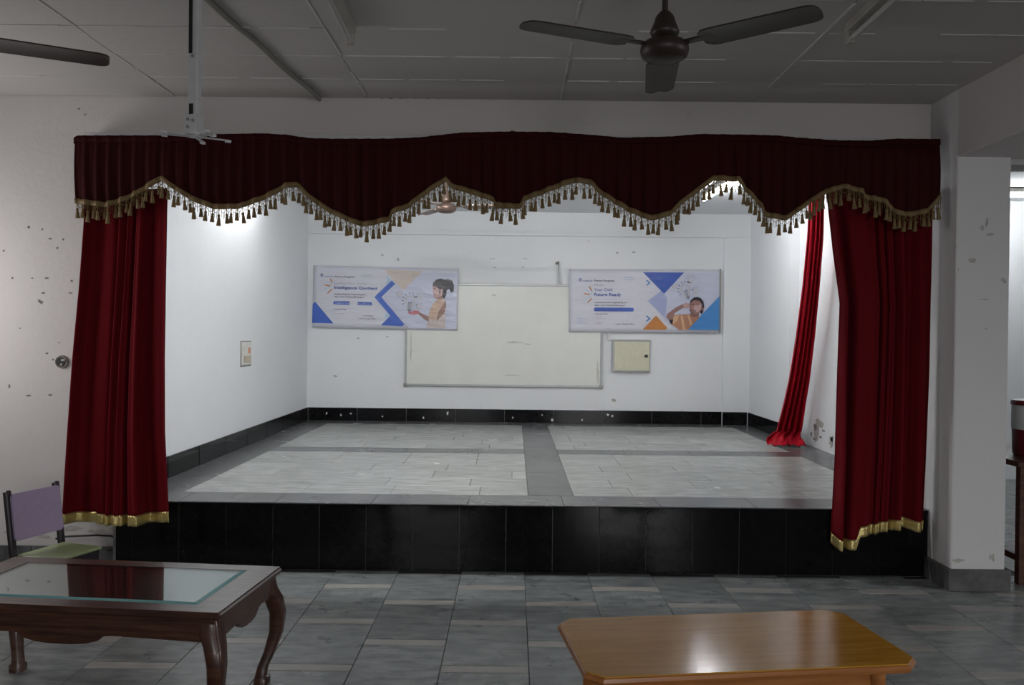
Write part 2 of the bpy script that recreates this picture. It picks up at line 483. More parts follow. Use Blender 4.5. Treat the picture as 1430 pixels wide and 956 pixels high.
chips_on_y(wall_back, BY, [(686, 361, 3, 2), (690, 361, 3, 2), (691, 373, 4, 2), (733, 361, 3, 2), (737, 361, 3, 2), (731, 373, 3, 3),
    (857, 559, 7, 7), (885, 352, 7, 3), (862, 353, 4, 4), (822, 337, 2, 2), (500, 472, 4, 3), (541, 470, 4, 3), (468, 525, 8, 3), (556, 362, 5, 5), (534, 356, 6, 3)], 'scar_light')
chips_on_x(wall_right, RX + .06, -1, [(1139, 596, 6, 8), (1133, 606, 3, 8), (1150, 601, 5, 3), (1146, 610, 7, 3), (1162, 613, 4, 8), (1137, 612, 5, 3)], 'scar')
chips_on_x(wall_right, RX + .06, -1, [(1145, 592, 14, 12), (1160, 617, 8, 12), (1140, 606, 10, 20)], 'scar_light')

# stage: body, black face tiles, floor slabs
stage = struct(boxo('stage', (LX - 0.0, PX0, SF + .012, BY, 0, SZ - 0.0225), M['tile_joint']))
jx = [-0.035 + 0.2945 * k for k in range(-9, 10)]
xs = [LX + 0.02] + [x for x in jx if LX + .08 < x < PX0 - .05] + [PX0 - .004]
for a, b in zip(xs, xs[1:]):
    boxo('face_tile', (a + .002, b - .002, SF + rnd.uniform(0, .0012), SF + .014, 0.004, SZ - 0.0075), M['black_tile'], stage, bev=0.0012)
def slab(name, x0, x1, y0, y1, mat):
    me = tile_mesh(x1 - x0 - .0025, y1 - y0 - .0025, 0.006 if name == 'edge_slab' else 0.022, mat, name)
    share(name, me, stage, ((x0 + x1)/2, (y0 + y1)/2, SZ + rnd.uniform(-.0005, .0005)), (rnd.uniform(-.0006, .0006), rnd.uniform(-.0006, .0006), 0))
BL, BR_, C0, C1 = -2.20, 2.61, 0.11, 0.415
Y0, Y1, Y2, Y3, Y4 = SF + .001, 5.52, 7.45, 7.76, 9.79
def run(a, b, step, off=0.0):
    c = [a]; x = a + (step - off if off else step)
    while x < b - 0.08: c.append(x); x += step
    return list(zip(c, c[1:] + [b]))
for a, b in run(LX, PX0, 0.61, .2): slab('edge_slab', a, b, Y0, Y1, M['stage_band'])
slab('edge_slab', PX0, RX, D + .23, Y1, M['stage_band'])
for a, b in run(LX, RX, 0.61): slab('border_slab', a, b, Y4, BY, M['stage_band'])
for a, b in run(Y1, Y4, 0.61): slab('border_slab', LX, BL, a, b, M['stage_band']); slab('border_slab', BR_, RX + (.06 if b < 8.7 else 0), a, b, M['stage_band'])
for a, b in run(Y1, Y4, 0.61, .3): slab('border_slab', C0, C1, a, b, M['stage_band'])
for p, q in ((BL, C0), (C1, BR_)):
    for a, b in run(p, q, 0.61): slab('border_slab', a, b, Y2, Y3, M['stage_band'])
    for u, v in ((Y1, Y2), (Y3, Y4)):
        n = round((v - u) / 0.3)
        for k in range(n):
            for a, b in run(p, q, 0.60, rnd.choice((.12, .2, .3, .42, .5))):
                slab('floor_slab', a, b, u + (v - u) * k / n, u + (v - u) * (k + 1) / n, M['stage_slab'])

# black skirting tiles on the stage walls
BH = 0.16
bb = struct(boxo('baseboard_back', (LX, xr, BY - .010, BY, SZ, SZ + BH - .003), M['tile_joint']))
x = LX
for a, b in run(LX + .02, xr, 0.60):
    boxo('skirting_tile', (a + .002, b - .002, BY - .017, BY - .004, SZ + .002, SZ + BH), M['black_tile'], bb, bev=.001)
boxo('skirting_tile', (xr + .002, RX - .06, BY - .052, BY - .034, SZ + .002, SZ + BH), M['black_tile'], bb, bev=.001)
for px, py in ((534, 581), (591, 583), (456, 577), (476, 579), (490, 577), (625, 577), (716, 583), (757, 579), (771, 586), (813, 586), (855, 581), (849, 579), (1016, 580)):
    p = at_y(px, py, BY - .018); bm = bmesh.new(); s = rnd.uniform(.008, .018)
    blob(bm, (p.x, p.z), lambda a, b, t: (a, BY - .017 - t, b), s, s * 1.2, n=6); obj('paint_splash', bm, M['switch'], bb)
bb = struct(boxo('baseboard_left', (LX, LX + .010, D + .25, BY, SZ, SZ + BH - .003), M['tile_joint']))
for a, b in run(D + .25, BY, 0.60, .1):
    boxo('skirting_tile', (LX + .004, LX + .017, a + .006, b - .006, SZ + .002, SZ + BH), M['black_tile'], bb, bev=.001)
bb = struct(boxo('baseboard_right', (RX - .045, RX - .034, 8.25, BY, SZ, SZ + BH - .003), M['tile_joint']))
for a, b in run(8.25, BY - .06, 0.60, .2):
    boxo('skirting_tile', (RX - .052, RX - .038, a + .002, b - .002, SZ + .002, SZ + BH), M['black_tile'], bb, bev=.001)
bb = struct(boxo('baseboard_front', (-4.0, LX, D - .010, D, 0, .118), M['tile_joint']))
for a, b in run(-4.0, LX - .002, 0.6, .25):
    boxo('skirting_tile', (a + .002, b - .002, D - .018, D - .006, .002, .125), M['skirting'], bb, bev=.001)

# ------------------------------------------------------------------ stage curtains
def cloth(name, rows, mat, parent=None, thick=0.006, smooth=True):
    """rows: list of lists of points"""
    bm = bmesh.new()
    g = [[bm.verts.new(p) for p in r] for r in rows]
    for a, b in zip(g, g[1:]):
        for k in range(len(a) - 1):
            bm.faces.new((a[k], a[k+1], b[k+1], b[k]))
    o = obj(name, bm, mat, parent, smooth=False)
    o.data.polygons.foreach_set('use_smooth', [True] * len(o.data.polygons))
    if thick:
        s = o.modifiers.new('thickness', 'SOLIDIFY'); s.thickness = thick; s.offset = 0
    return o
VY = 5.05
top_px = [(107,195),(111,192),(235,192),(292,190.5),(369,189),(403,191),(433,195.5),(467,196.5),(544,196.5),(588,194.5),(645,188),(702,186.6),(769,187),(830,191.5),(868,195),(935,193.5),(975,190),(1052,191),(1084,192),(1114,195),(1164,198.5),(1214,199),(1248,196.5),(1309,197)]
bot_px = [(106,281),(149,287),(151,287),(175,280),(195,271),(227,251),(232,252),(242,260),(272,279),(302,290),(336,289),(373,275),(399,260),(415,258),(420,262),(432,275),(460,294),(494,310),(511,314),(544,307),(548,297),(571,289),(593,272),(615,257),(623,252),(632,262),(655,268),(689,279),(692,287),(727,289),(731,278),(759,268),(786,257),(803,252),(825,255),(836,268),(858,282),(880,295),(908,306),(935,299),(948,285),(975,265),(995,250),(1031,252),(1042,267),(1062,287),(1067,300),(1097,305),(1117,291),(1134,279),(1152,268),(1177,261),(1202,268),(1206,276),(1231,281),(1248,298),(1266,301),(1291,296),(1309,274)]
def wxz(pts, Y):
    r = [at_y(px, py, Y) for px, py in pts]
    return [(p.x, p.z) for p in r]
vt, vb = wxz(top_px, VY), wxz(bot_px, VY)
vx0, vx1 = vt[0][0], vt[-1][0]
def pleat_val(x, v):
    env = .45 + .55 * abs(math.sin(x * 2.3 + .8) * math.sin(x * 5.9 + .3))
    ph = x * 2 * math.pi / 0.088 + 3.0 * math.sin(x * 3.1) + 1.7 * math.sin(x * 7.7 + 1)
    a = (0.004 + 0.010 * v) * env
    return a * math.sin(ph) + 0.003 * math.sin(ph * 1.9 + x * 14) + 0.016 * math.sin(x * 4.1 + .6) * v - 0.02 * math.sin(math.pi * min(1, v)) * 0.6
def val_y(x, v): return VY - 0.02 + pleat_val(x, v)
valance = thing('valance', 'long dark maroon velvet valance with scalloped gold tasselled edge above the stage', 'valance', (0, VY, 2.6))
off = Vector((0, VY, 2.6))
NX, NV = 620, 14
rows = []
for j in range(NV + 1):
    v = j / NV; r = []
    for i in range(NX + 1):
        x = vx0 + (vx1 - vx0) * i / NX
        zt, zb = interp(vt, x), interp(vb, x)
        r.append(Vector((x, val_y(x, v), zt + (zb - zt) * v)) - off)
    rows.append(r)
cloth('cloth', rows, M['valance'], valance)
# gathered heading tape along the top
rows = []
for dz, dy in ((0.006, .004), (0.004, -.012), (-0.028, -.014), (-0.032, -.004)):
    rows.append([Vector((vx0 + (vx1 - vx0) * i / 400, val_y(vx0 + (vx1 - vx0) * i / 400, 0.05) + dy, interp(vt, vx0 + (vx1 - vx0) * i / 400) + dz)) - off for i in range(401)])
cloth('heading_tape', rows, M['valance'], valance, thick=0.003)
# gold braid following the scalloped edge
rows = []
for dz, dy in ((0.018, -.004), (0.016, -.012), (-0.010, -.012), (-0.014, -.004)):
    rows.append([Vector((vx0 + (vx1 - vx0) * i / NX, val_y(vx0 + (vx1 - vx0) * i / NX, 1) + dy, interp(vb, vx0 + (vx1 - vx0) * i / NX) + dz)) - off for i in range(NX + 1)])
cloth('braid', rows, M['gold'], valance, thick=0.003)
# tassels, one by one, with a net of threads between
tb = bmesh.new()
lathe(tb, [(0, 0), (.0026, -.001), (.0026, -.032), (.007, -.036), (.009, -.043), (.0065, -.050), (.008, -.053), (.0135, -.088), (.014, -.096), (0, -.094)], 8)
tassel_me = mesh_of(tb, M['gold'], 'tassel')
x = vx0 + .01; k = 0
threads = bmesh.new()
while x < vx1 - .005:
    slope = (interp(vb, x + .01) - interp(vb, x - .01)) / .02
    z = interp(vb, x) - .010
    L = (1.0, .82, 1.08, .9)[k % 4] * rnd.uniform(.92, 1.1)
    share('tassel', tassel_me, valance, Vector((x, val_y(x, 1) - .010, z)) - off, (rnd.uniform(-.08, .08), rnd.uniform(-.12, .12), 0), (1.0, 1.0, L))
    stp = rnd.uniform(.032, .042) / math.sqrt(1 + min(slope * slope, 3))
    n = 4
    for q in range(1, n):
        xx = x + stp * q / n; zz = interp(vb, xx) - .010; l = .040 + .025 * math.sin(math.pi * q / n) * rnd.uniform(.7, 1.2)
        tube(threads, [Vector((xx, val_y(xx, 1) - .009, zz)) - off, Vector((xx + rnd.uniform(-.004, .004), val_y(xx, 1) - .009, zz - l)) - off], .0018, 3, caps=False)
    x2 = x + stp
    arc = [Vector((x + (x2 - x) * t / 6, val_y(x + (x2 - x) * t / 6, 1) - .009, (interp(vb, x + (x2 - x) * t / 6)) - .012 - .026 * math.sin(math.pi * t / 6))) - off for t in range(7)]
    tube(threads, arc, .0016, 4, caps=False)
    x = x2; k += 1
th = obj('fringe_threads', threads, M['gold'], valance); th['kind'] = 'stuff'
# white batten and pipe behind the valance head
rod = thing('curtain_batten', 'white painted wooden batten fixed above the stage opening behind the maroon valance', 'batten', (0, 5.17, 2.70), (0, R(-.14), 0))
zr0 = at_y(500, 189.5, 5.15).z; zr1 = at_y(900, 190, 5.15).z
boxo('batten', (vx0 + .02, vx1 - .0, -.095, .08, zr0 - 2.70 - .05, zr0 - 2.70 - .006), M['white_metal'], rod, bev=.004)
boxo('end_bracket', (vx0 - .01, vx0 + .02, -.03, .08, -.06, .03), M['gold'], rod, bev=.006)
boxo('end_bracket', (vx1 - .0, vx1 + .02, -.03, .08, -.05, .02), M['white_metal'], rod, bev=.004)
bm = bmesh.new(); p = at_y(717, 185, 5.14); tube(bm, [(p.x - .03, -.03, p.z - 2.70 - .008), (p.x - .01, -.04, p.z - 2.70 + .004), (p.x + .02, -.04, p.z - 2.70 - .004), (p.x + .04, -.03, p.z - 2.70 - .008)], .008, 6)
obj('tie_cord', bm, M['gold'], rod, smooth=True)

def curtain(name, label, edges, Y, hem_px, folds, depth, amp_top=.5, mirror=False, parent=None, mat=None, NU=180, NVV=60, hem=.065):
    """edges: list of (py, left px, right px) down the curtain; folds: pleat count"""
    c = thing(name, label, 'curtain', (0, Y, 0))
    e = [(at_y(l, py, Y), at_y(r, py, Y)) for py, l, r in edges]
    le = sorted([(a.z, a.x) for a, b in e]); ri = sorted([(b.z, b.x) for a, b in e])
    hz = sorted([(at_y(px, py, Y).x, at_y(px, py, Y).z) for px, py in hem_px])
    ztop = le[-1][0]
    def P(u, z):
        xl, xr_ = interp(le, z), interp(ri, z)
        t = (ztop - z) / max(ztop - .3, .1)
        uu = u + .018 * math.sin(u * 21) * t
        x = xl + (xr_ - xl) * uu
        ph = 2 * math.pi * (folds * u + .42 * math.sin(2 * math.pi * u * 1.5 + .7) + .2 * math.sin(u * 13) + .06 * math.sin(3 * t + 9 * u))
        s = math.sin(ph); s = math.copysign(abs(s) ** .8, s)
        a = depth * (amp_top + (1 - amp_top) * t)
        y = a * s * (0.72 + .28 * math.sin(u * 9 + 1)) + .3 * a * math.sin(ph * 2.17 + 1.2)
        x += .006 * math.cos(ph * 1.0) * t
        return x, y
    rows = []
    for j in range(NVV + 1):
        v = j / NVV; r = []
        for i in range(NU + 1):
            u = i / NU
            xb, _ = P(u, .45)
            zb = interp(hz, xb); z = ztop + (zb + hem * .9 - ztop) * v
            x, y = P(u, z); r.append((x, y, z))
        rows.append(r)
    cloth('cloth', rows, mat or M['velvet'], c, thick=.005)
    rows = []
    for j in range(5):
        r = []
        for i in range(NU + 1):
            u = i / NU; xb, _ = P(u, .45); zb = interp(hz, xb)
            z = zb + hem * (1 - j / 4); x, y = P(u, z)
            r.append((x, y - .004, z))
        rows.append(r)
    cloth('gold_hem', rows, M['gold_hem'], c, thick=.004)
    return c
curtain('stage_curtain', 'maroon velvet curtain with straight gold hem hanging beside the purple and green chair',
        [(262, 118, 236), (310, 117, 235), (400, 111, 233), (500, 102, 231), (600, 95, 231), (730, 86, 237)], 5.12,
        [(86, 727), (110, 730), (134, 729), (136, 732), (170, 733), (205, 732), (238, 727)], 5.0, .054)
curtain('stage_curtain', 'maroon velvet curtain with ragged uneven gold hem hanging beside the white pillar',
        [(262, 1155, 1304), (290, 1158, 1303), (350, 1165, 1302), (422, 1175, 1300), (520, 1172, 1298), (640, 1169, 1293), (760, 1163, 1287)], 5.13,
        [(1163, 757), (1170, 766), (1194, 766), (1199, 748), (1224, 744), (1227, 742), (1245, 739), (1262, 736), (1275, 740), (1288, 741)], 6.5, .05)
# loose turned-up end of the ragged hem
# red drape bunched against the right stage wall
dr = thing('drape', 'bright red satin drape bunched against the stage wall and trailing on the stage floor', 'curtain', (2.8, 7.9, 0))
path = [(1141, 262, 7.55), (1139, 330, 7.62), (1133, 400, 7.75), (1125, 470, 7.9), (1116, 530, 8.05), (1106, 580, 8.2), (1101, 602, 8.27)]
wid = [(262, 20), (300, 21), (400, 23), (480, 26), (560, 30), (590, 34), (610, 36)]
rows = []
NP = 40
for j in range(NP + 1):
    s = j / NP * (len(path) - 1); i0 = min(int(s), len(path) - 2); f = s - i0
    px, py, yy = [a + (b - a) * f for a, b in zip(path[i0], path[i0 + 1])]
    c = at_y(px, py, yy); w = interp(wid, py) * yy / F
    r = []
    for k in range(61):
        u = k / 60 - .5
        ph = 2 * math.pi * u * 4.2 + .5 * math.sin(j * .12)
        r.append(Vector((c.x + u * w, c.y + .035 * math.sin(ph) + .012 * math.sin(2.3 * ph + j * .1) , c.z)) - Vector((2.8, 7.9, 0)))
    rows.append(r)
# trailing end spread on the floor
lastc = at_y(1101, 602, 8.27)
for j in range(1, 11):
    t = j / 10; r = []
    for k in range(61):
        u = k / 60 - .5
        wx = (36 + 14 * math.sin(t * math.pi * .6)) * 8.3 / F
        z = SZ + .012 + (lastc.z - SZ - .012) * (1 - t) ** 1.6 + .018 * abs(math.sin(u * 15 + t * 5)) + .03 * math.sin(math.pi * t) * (0.5 + .5 * math.sin(u * 9 + 2))
        r.append(Vector((lastc.x - .10 * t + u * wx - .03 * math.sin(t * 4), 8.27 + .035 * math.sin(2 * math.pi * u * 4.2 + .5 * math.sin(4.8)) * (1 - t) + .03 * math.sin(u * 11) * t - .20 * t, z)) - Vector((2.8, 7.9, 0)))
    rows.append(r)
cloth('cloth', rows, M['satin'], dr, thick=.006)
wire = bmesh.new(); tube(wire, [(LX, 7.56, 2.86), (0, 7.56, 2.835), (RX, 7.56, 2.86)], .004, 6)
tag(obj('curtain_wire', wire, M['grey_metal']), 'thin steel curtain wire stretched across the stage above the red drape', 'wire')

# ------------------------------------------------------------------ tube lights
def tube_light(loc, rotz, lit, label, group=None, L=1.2, wall=None, mat=None, cat='tube light'):
    t = thing('tube_light', label, cat, loc, (0, 0, rotz), group)
    bm = bmesh.new(); box(bm, -.03, .03, -L/2, L/2, -.045, 0, bev=.006); obj('casing', bm, M['fitting'], t)
    for s in (-1, 1):
        bm = bmesh.new(); box(bm, -.02, .02, s * L/2 - .022, s * L/2 + .022, -.095, -.002, bev=.007); obj('holder', bm, M['fitting'], t)
    bm = bmesh.new(); tube(bm, [(0, -L/2 + .02, -.075), (0, L/2 - .02, -.075)], .013, 10); obj('lamp_tube', bm, mat, t, smooth=True)
    bm = bmesh.new(); box(bm, .012, .028, -.05, .05, -.062, -.044, bev=.003); obj('choke', bm, M['conduit'], t)
    return t
tube_light((-.795, 3.40, CZ), R(1), False, 'unlit grimy tube light on the ceiling beside the projector mount pole', mat=M['tube_off'])
tube_light((1.565, 3.32, CZ), R(-1), False, 'unlit white tube light on the ceiling nearest the white pillar', mat=M['tube_off'])
tube_light((1.98, 7.95, CZ), R(3), True, 'lit tube light on the stage ceiling glimpsed under the valance fringe', mat=M['tube_stage_dim'])
tube_light((-2.32, 7.38, CZ), R(-1), True, 'lit tube light on the stage ceiling by the switch plate wall', mat=M['tube_stage'])
tube_light((-0.7, D + .33, CZ), R(90), True, 'added unseen fill tube light on the stage ceiling just behind the front wall', mat=M['tube_stage_fill'])  # added fill, out of view behind the valance, brightens the stage
tube_light((4.95, 8.1, CZ), R(90), True, 'lit tube light in the side room beyond the pillar', mat=M['tube_room'])

# ------------------------------------------------------------------ ceiling fans
def blade(bm, r0, r1, w0, w1, square=False):
    ts = [0, .02, .05, .1, .25, .4, .55, .7, .82, .9, .93, .95, .965, .98, .99, 1.0]; n = len(ts) - 1
    prof = []
    for t in ts:
        r = r0 + (r1 - r0) * t; w = w0 + (w1 - w0) * t
        if t < .06: w *= .55 + .45 * t / .06
        if t > .9 and not square: w *= .45 + .55 * math.sqrt(max(0.0, 1 - ((t - .9) / .1) ** 2))
        prof.append((r, w))
    sec = []
    for r, w in prof:
        tw = R(-5.5)
        row = []
        for q in (-1, -.5, 0, .5, 1):
            yy = q * w / 2; zz = -.005 * (q * q) + .002
            row.append((yy * math.cos(tw), yy * math.sin(tw) + zz))
        sec.append((r, row))
    top = [[bm.verts.new((r, y, z + .003)) for y, z in row] for r, row in sec]
    bot = [[bm.verts.new((r, y, z - .003)) for y, z in row] for r, row in sec]
    for g in (top, bot):
        for a, b in zip(g, g[1:]):
            for k in range(4): bm.faces.new((a[k], a[k+1], b[k+1], b[k]))
    for i in range(n):
        for k in (0, 4): bm.faces.new((top[i][k], top[i+1][k], bot[i+1][k], bot[i][k]))
    for i in (0, n):
        for k in range(4): bm.faces.new((top[i][k], top[i][k+1], bot[i][k+1], bot[i][k]))
def fan(loc, ang, label, rod_top, mat, rim):
    t = thing('ceiling_fan', label, 'fan', loc)
    bm = bmesh.new(); lathe(bm, [(0, .034), (.05, .032), (.078, .022), (.093, .004), (.095, -.014), (.088, -.034), (.070, -.046), (.066, -.044), (.05, -.052), (0, -.056)], 40)
    mo = obj('motor_housing', bm, rim, t, smooth=True)
    bm = bmesh.new(); lathe(bm, [(.030, .034), (.052, .048), (.057, .062), (.048, .084), (.044, .092), (.036, .120), (.022, .138), (.016, .142)], 28); obj('canopy_cup', bm, mat, t, smooth=True)
    bm = bmesh.new(); tube(bm, [(0, 0, .10), (0, 0, rod_top)], .0115, 12); obj('down_rod', bm, mat, t, smooth=True)
    bm = bmesh.new(); lathe(bm, [(.014, rod_top - .10), (.04, rod_top - .08), (.058, rod_top - .02), (.060, rod_top)], 24); obj('ceiling_cup', bm, mat, t, smooth=True)
    for k in range(3):
        bm = bmesh.new(); blade(bm, .155, .60, .14, .128, square=False)
        b = obj('blade', bm, mat, t, loc=(0, 0, .006), rot=(0, 0, ang + k * 2 * math.pi / 3), smooth=True)
        bm = bmesh.new(); box(bm, .075, .19, -.018, .018, -.004, .004, bev=.002); box(bm, .155, .20, -.04, .04, -.003, .003, bev=.002)
        ir = obj('blade_iron', bm, mat, b); ir.rotation_euler = (R(-5), 0, 0)
    return t
pc = at_z(928, 67, 2.625)
fan((pc.x, pc.y, 2.625), R(82), 'dark brown three bladed ceiling fan in front of the stage opening', CZ - 2.625, M['fan'], M['fan_rim'])
fan((-2.24, 3.20, 2.625), R(27), 'dark brown ceiling fan cut off at the picture edge above the coffee table', CZ - 2.625, M['fan'], M['fan_rim'])
pc = at_y(623, 289, 7.5)
fan((pc.x, 7.5, pc.z), R(-3), 'copper brown ceiling fan over the stage half hidden by the valance', CZ - pc.z, M['fan_stage'], M['fan_stage'])

# ------------------------------------------------------------------ projector mount
PMY = 3.3
pb = at_y(272, 192, PMY); pt = at_y(282, 0, PMY)
mount = thing('projector_mount', 'empty white projector mount pole with spider arms hanging from the ceiling', 'projector mount', (pb.x, PMY, pb.z), (0, 0, R(-8)))
H = CZ - pb.z
split = at_y(277, 76, PMY).z - pb.z
bm = bmesh.new(); box(bm, -.019, .019, -.019, .019, .055, split, bev=.003); obj('outer_pole', bm, M['white_metal'], mount)
bm = bmesh.new(); box(bm, -.015, .015, -.015, .015, split - .02, H, bev=.002); box(bm, .004, .0185, -.0175, .0175, split, H, bev=.002); obj('inner_pole', bm, M['white_metal'], mount)
bm = bmesh.new(); box(bm, -.0185, -.004, -.0185, -.0155, split, H); obj('slot', bm, M['black'], mount)
bm = bmesh.new(); box(bm, -.014, .003, -.0215, -.0185, .075, .13); obj('slot', bm, M['black'], mount)
bm = bmesh.new(); box(bm, -.05, .05, -.05, .05, H - .006, H); obj('ceiling_plate', bm, M['white_metal'], mount)
bm = bmesh.new(); box(bm, -.026, -.019, -.03, .022, .012, .09, bev=.001); box(bm, .019, .026, -.03, .022, .012, .09, bev=.001); box(bm, -.026, .026, -.034, -.026, .012, .085, bev=.001); obj('tilt_bracket', bm, M['white_metal'], mount)
for sx, sz in ((-.01, .035), (.012, .06), (-.01, .065)):
    bm = bmesh.new(); tube(bm, [(sx, -.040, sz), (sx, -.033, sz)], .006, 8); obj('bolt', bm, M['conduit'], mount)
bm = bmesh.new(); tube(bm, [(0, -.0235, split - .012), (0, -.018, split - .012)], .007, 8); obj('bolt', bm, M['conduit'], mount)
bm = bmesh.new(); lathe(bm, [(0, .014), (.045, .014), (.045, .006), (0, .006)], 20); obj('hub_plate', bm, M['white_metal'], mount)
for a, l in ((38, .135), (100, .10), (205, .12), (232, .13), (318, .14), (345, .10)):
    bm = bmesh.new(); box(bm, .02, l, -.0075, .0075, .002, .006, bev=.001); box(bm, l - .018, l + .004, -.009, .009, -.004, .0055, bev=.001)
    obj('arm', bm, M['white_metal'], mount, rot=(0, 0, R(a)))

# conduit along the ceiling to the mount, slightly wavy
bm = bmesh.new()
a, b = at_z(446, 138.5, CZ - .012), at_z(290, 0, CZ - .012)
pts = [a.lerp(b, t / 14) + Vector((.006 * math.sin(t * .9), 0, 0)) for t in range(15)] + [b + (b - a) * .08]
pts[0].y = min(pts[0].y, D - .005)
tube(bm, pts, .014, 8)
cond = tag(obj('conduit', bm, M['conduit'], smooth=True), 'grey cable conduit running along the ceiling to the projector mount', 'conduit')
# ------------------------------------------------------------------ small fittings
# broken round wall box on the front wall
p = at_y(87, 505, D)
t = thing('junction_box', 'round dark broken junction box in the white wall beside the maroon curtain', 'junction box', (p.x, D, p.z))
bm = bmesh.new(); tube(bm, [(0, -.012, 0), (0, .0, 0)], [.040, .042], 20); obj('rim', bm, M['scar'], t)
bm = bmesh.new(); tube(bm, [(-.005, -.016, 0), (-.005, -.011, 0)], .028, 14); obj('cavity', bm, M['black'], t)
bm = bmesh.new(); box(bm, .0, .028, -.020, -.014, .004, .018, bev=.003); box(bm, -.004, .012, -.020, -.014, -.024, -.010, bev=.003); obj('broken_cover', bm, M['fitting'], t)
# loose cable on the left wall base
bm = bmesh.new(); pts = [at_y(px, py, D - .02) for px, py in ((78, 752), (90, 749), (110, 748), (135, 747), (155, 748), (166, 753), (169, 760), (163, 766), (150, 768))]
tube(bm, pts, .006, 8); tag(obj('cable', bm, M['black'], smooth=True), 'black loose cable looped on the wall base under the maroon curtain', 'cable')
# switch plate on the left stage wall
pa, pb_ = at_x(336, 510, LX), at_x(349.5, 477, LX)
t = thing('switch_plate', 'white switch plate with orange mark on the left stage wall', 'switch', (LX, (pa.y + pb_.y)/2, (pa.z + pb_.z)/2))
w, h = abs(pb_.y - pa.y)/2, abs(pb_.z - pa.z)/2
boxo('back_box', (0, .006, -w - .012, w + .012, -h - .014, h + .010), M['conduit'], t, bev=.002)
boxo('plate', (.006, .012, -w, w, -h, h), M['switch'], t, bev=.003)
boxo('socket', (.012, .022, -w * .6, w * .75, -h * .75, -h * .2), M['tan'], t, bev=.003)
boxo('orange_mark', (.012, .015, w * .3, w * .75, 0, h * .5), M['orange'], t)
boxo('rocker', (.012, .017, -w * .6, 0, h * .1, h * .6), M['switch'], t, bev=.002)
bm = bmesh.new(); box(bm, -.002, .0012, -.05, .05, -h - .30, -h); obj('filled_chase', bm, M['stage_wall'], t)

# whiteboard
a, b = at_y(566, 537, BY - .03), at_y(841, 399, BY - .03)
wb = thing('whiteboard', 'large off-white whiteboard with grey metal frame on the stage wall between the banners', 'whiteboard', ((a.x + b.x)/2, BY, (a.z + b.z)/2))
w, h = (b.x - a.x)/2, (b.z - a.z)/2
boxo('board', (-w, w, -.022, -.002, -h, h), M['board'], wb)
for z in (-h, h): boxo('rail', (-w, w, -.032, -.004, z - .013, z + .013), M['grey_metal'], wb, bev=.004)
for x in (-w, w): boxo('rail', (x - .013, x + .013, -.032, -.004, -h, h), M['grey_metal'], wb, bev=.004)
for x in (-w, w): boxo('corner_cap', (x - .022, x + .022, -.036, -.003, -h - .022, -h + .022), M['conduit'], wb, bev=.006)
for px, py, ww, hh in ((712, 524, 26, 2), (574, 490, 3, 40), (835, 520, 3, 24), (720, 478, 18, 3), (735, 480, 10, 2), (690, 412, 10, 2)):
    p = at_y(px, py, BY - .024); bm = bmesh.new(); blob(bm, (p.x - wb.location.x, p.z - wb.location.z), lambda q, r, t: (q, -.022 - t, r), ww * BY / F / 2, hh * BY / F / 2, jag=.6, t=.001)
    obj('smudge', bm, M['smudge'], wb)
# short pipe with knob above the board
p, q = at_y(779.5, 367, BY - .03), at_y(781.5, 398, BY - .03)
t = thing('wall_hook', 'short vertical wall pipe with dark knob above the whiteboard', 'hook', (p.x, BY - .03, p.z))
bm = bmesh.new(); tube(bm, [(0.005, 0, 0), (q.x - p.x, 0, q.z - p.z)], .011, 8); obj('pipe', bm, M['grey_metal'], t, smooth=True)
bm = bmesh.new(); tube(bm, [(-.03, -.005, -.012), (0, -.015, .004), (.012, -.015, .004)], .016, 8); obj('knob', bm, M['scar'], t, smooth=True)
# fuse box
a, b = at_y(856, 517, BY - .05), at_y(907, 477, BY - .05)
t = thing('fuse_box', 'cream metal fuse box with dark latch under the lower corner of a banner', 'fuse box', ((a.x + b.x)/2, BY, (a.z + b.z)/2))
w, h = (b.x - a.x)/2, (b.z - a.z)/2
boxo('body', (-w - .012, w + .012, -.05, -.002, -h - .016, h + .012), M['grey_metal'], t, bev=.004)
boxo('door', (-w + .01, w, -.064, -.05, -h, h), M['cream'], t, bev=.004)
boxo('latch', (w - .06, w - .02, -.074, -.064, -.012, .02), M['black'], t, bev=.004)
boxo('trunking', (-w - .07, w + .01, -.03, -.002, h + .014, h + .030), M['switch'], t, bev=.003)
boxo('trunking', (-w - .07, -w - .045, -.03, -.002, h + .030, h + .12), M['switch'], t, bev=.003)

# ------------------------------------------------------------------ printed banners
PM = {}
def ink(name, c):
    if name not in PM: PM[name] = print_mat('print_' + name, c)
    return PM[name]
INK = {'paper': (0.66, 0.66, 0.73), 'blue': (0.055, 0.13, 0.50), 'royal': (0.045, 0.10, 0.42), 'sky': (0.06, 0.24, 0.56), 'lav': (0.56, 0.58, 0.71),
       'lav2': (0.36, 0.40, 0.62), 'tan': (0.60, 0.52, 0.47), 'orange': (0.55, 0.22, 0.05), 'ochre': (0.52, 0.20, 0.05), 'ink': (0.05, 0.05, 0.08), 'greytext': (0.40, 0.40, 0.46),
       'navy': (0.07, 0.11, 0.36), 'hair': (0.015, 0.012, 0.02), 'skin': (0.50, 0.33, 0.32), 'skin_dark': (0.20, 0.10, 0.09), 'skin_mid': (0.30, 0.16, 0.14), 'shirt': (0.55, 0.38, 0.29), 'shirt_pale': (0.56, 0.48, 0.46),
       'shirt_dark': (0.30, 0.17, 0.14), 'pink': (0.55, 0.16, 0.20), 'aqua': (0.33, 0.60, 0.74), 'white': (0.72, 0.72, 0.76), 'bulb': (0.55, 0.47, 0.28), 'red': (0.45, 0.12, 0.12), 'tee': (0.42, 0.20, 0.12), 'tee_light': (0.60, 0.38, 0.22)}
